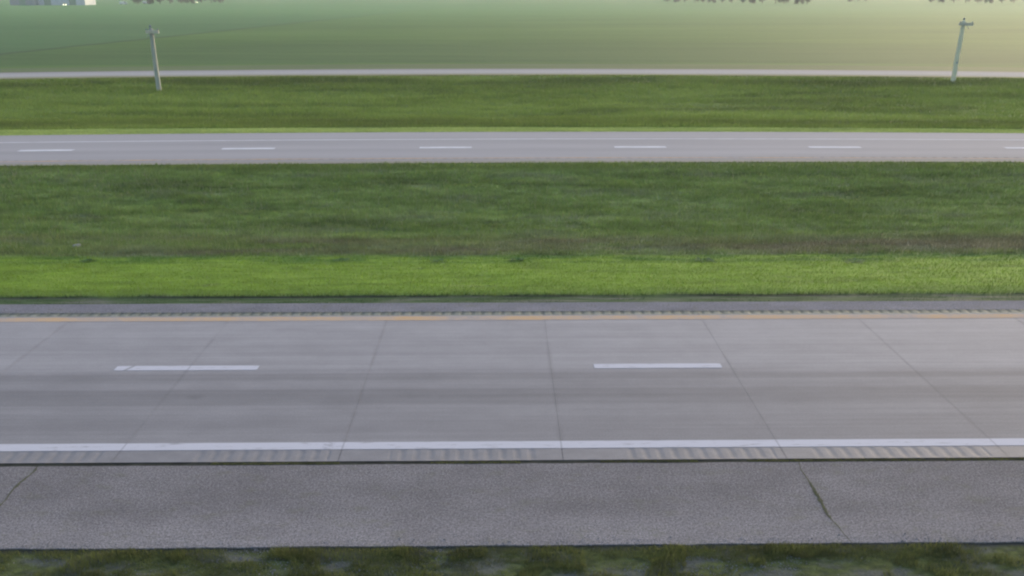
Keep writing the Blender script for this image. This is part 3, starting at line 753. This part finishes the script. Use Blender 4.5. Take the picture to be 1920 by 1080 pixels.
vehicle('parked_van', (-246.9, 619, -.06), .1, 'white van between the shed and the dark trees, the farther one', M['car_w'], False, 'van')

# ------------------------------------------------------------------ horizon trees
def tree_mesh(seed, h, w, low):
    R = random.Random(seed); bm = bmesh.new()
    bm_cyl(bm, (0, 0, -.3), (0, 0, h*.6), .28, .12, 8)
    for i in range(6):
        a = R.uniform(0, 6.28); z = h*R.uniform(.2, .5); bm_cyl(bm, (0, 0, z), (math.cos(a)*w*.35, math.sin(a)*w*.35, z+h*.22), .09, .03, 5)
    tr = from_bm('trunk', bm)
    bm = bmesh.new()
    cl_ = [(R.uniform(-.36, .36)*w, R.uniform(-.36, .36)*w, R.uniform(low, .85)*h, R.uniform(.16, .27)*w) for _ in range(16)]
    for cx, cy, cz, cr_ in cl_:
        for _ in range(90):
            d = Vector((R.gauss(0, 1), R.gauss(0, 1), R.gauss(0, .8))).normalized()*cr_*R.uniform(.6, 1.05); p = Vector((cx, cy, cz))+d
            if p.z < .15: p.z = .15+R.random()*.3
            q = Vector((R.gauss(0, 1), R.gauss(0, 1), R.gauss(0, 1))).normalized(); u_ = q.orthogonal().normalized(); v_ = q.cross(u_); s = R.uniform(.22, .42)
            bm.faces.new([bm.verts.new(p+u_*s), bm.verts.new(p+v_*s*.7), bm.verts.new(p-u_*s), bm.verts.new(p-v_*s*.7)])
    return tr, from_bm('crown', bm)
TM = [tree_mesh(s, 8.0+s*.5, 7.0, .10) for s in range(4)]
def tree(x, y, k, s, label, group):
    r = empty('shelterbelt_tree', (x, y, -.06), random.uniform(0, 6)); r.scale = (s, s, s*.95)
    thing(r, label, 'tree', group); obj('trunk', TM[k][0], M['bark'], r); obj('crown', TM[k][1], M['leaf'], r)
def row_label(i, n, first, last, mid): return first if i == 0 else last if i == n-1 else mid
for i in range(9):
    t = i/8; tree(-246+t*41, 603+t*46+random.uniform(-2, 2), i % 4, .95, row_label(i, 9, 'dark tree at the left end of the row beside the far sheds, nearest to them', 'dark tree at the right end of the row beside the far sheds', 'dark tree inside the row on the left horizon beside the far sheds'), 'trees in the row right of the sheds')
for i in range(15):
    t = i/14; tree(136+t*80, 716-t*103+random.uniform(-3, 3)+6, i % 4, 1.0, row_label(i, 15, 'brown-grey tree at the left end of the long row on the right horizon', 'brown-grey tree at the right end of the long row on the horizon', 'brown-grey tree inside the long row on the right horizon'), 'trees in the long row on the right horizon')
for i in range(3): tree(300+i*7, 757, (i+1) % 4, .95, ('left tree of the small three-tree clump on the horizon', 'middle tree of the small three-tree clump on the horizon', 'right tree of the small three-tree clump on the horizon')[i], 'trees in the small far clump')
for i in range(9):
    t = i/8; tree(342+t*60, 696-t*28+4, i % 4, 1.0, row_label(i, 9, 'hazy tree at the left end of the row by the top right corner', 'hazy tree at the very top right corner, last of its row', 'hazy tree inside the row by the top right corner'), 'trees in the top right corner row')

# ------------------------------------------------------------------ evening haze, added also to stand in for lens glare
bm = bmesh.new(); bm_box(bm, (0, 1130, 5.5), (3060, 2860, 17)); hz = obj('haze', from_bm('haze', bm)); hz['kind'] = 'stuff'
hm = bpy.data.materials.new('haze_air'); hm.use_nodes = True; t = hm.node_tree; t.nodes.clear()
pv = t.nodes.new('ShaderNodeVolumePrincipled'); pv.inputs['Color'].default_value = (.93, .95, 1, 1); pv.inputs['Density'].default_value = .00029; pv.inputs['Anisotropy'].default_value = .2
ou = t.nodes.new('ShaderNodeOutputMaterial'); t.links.new(pv.outputs[0], ou.inputs['Volume']); hz.data.materials.append(hm)
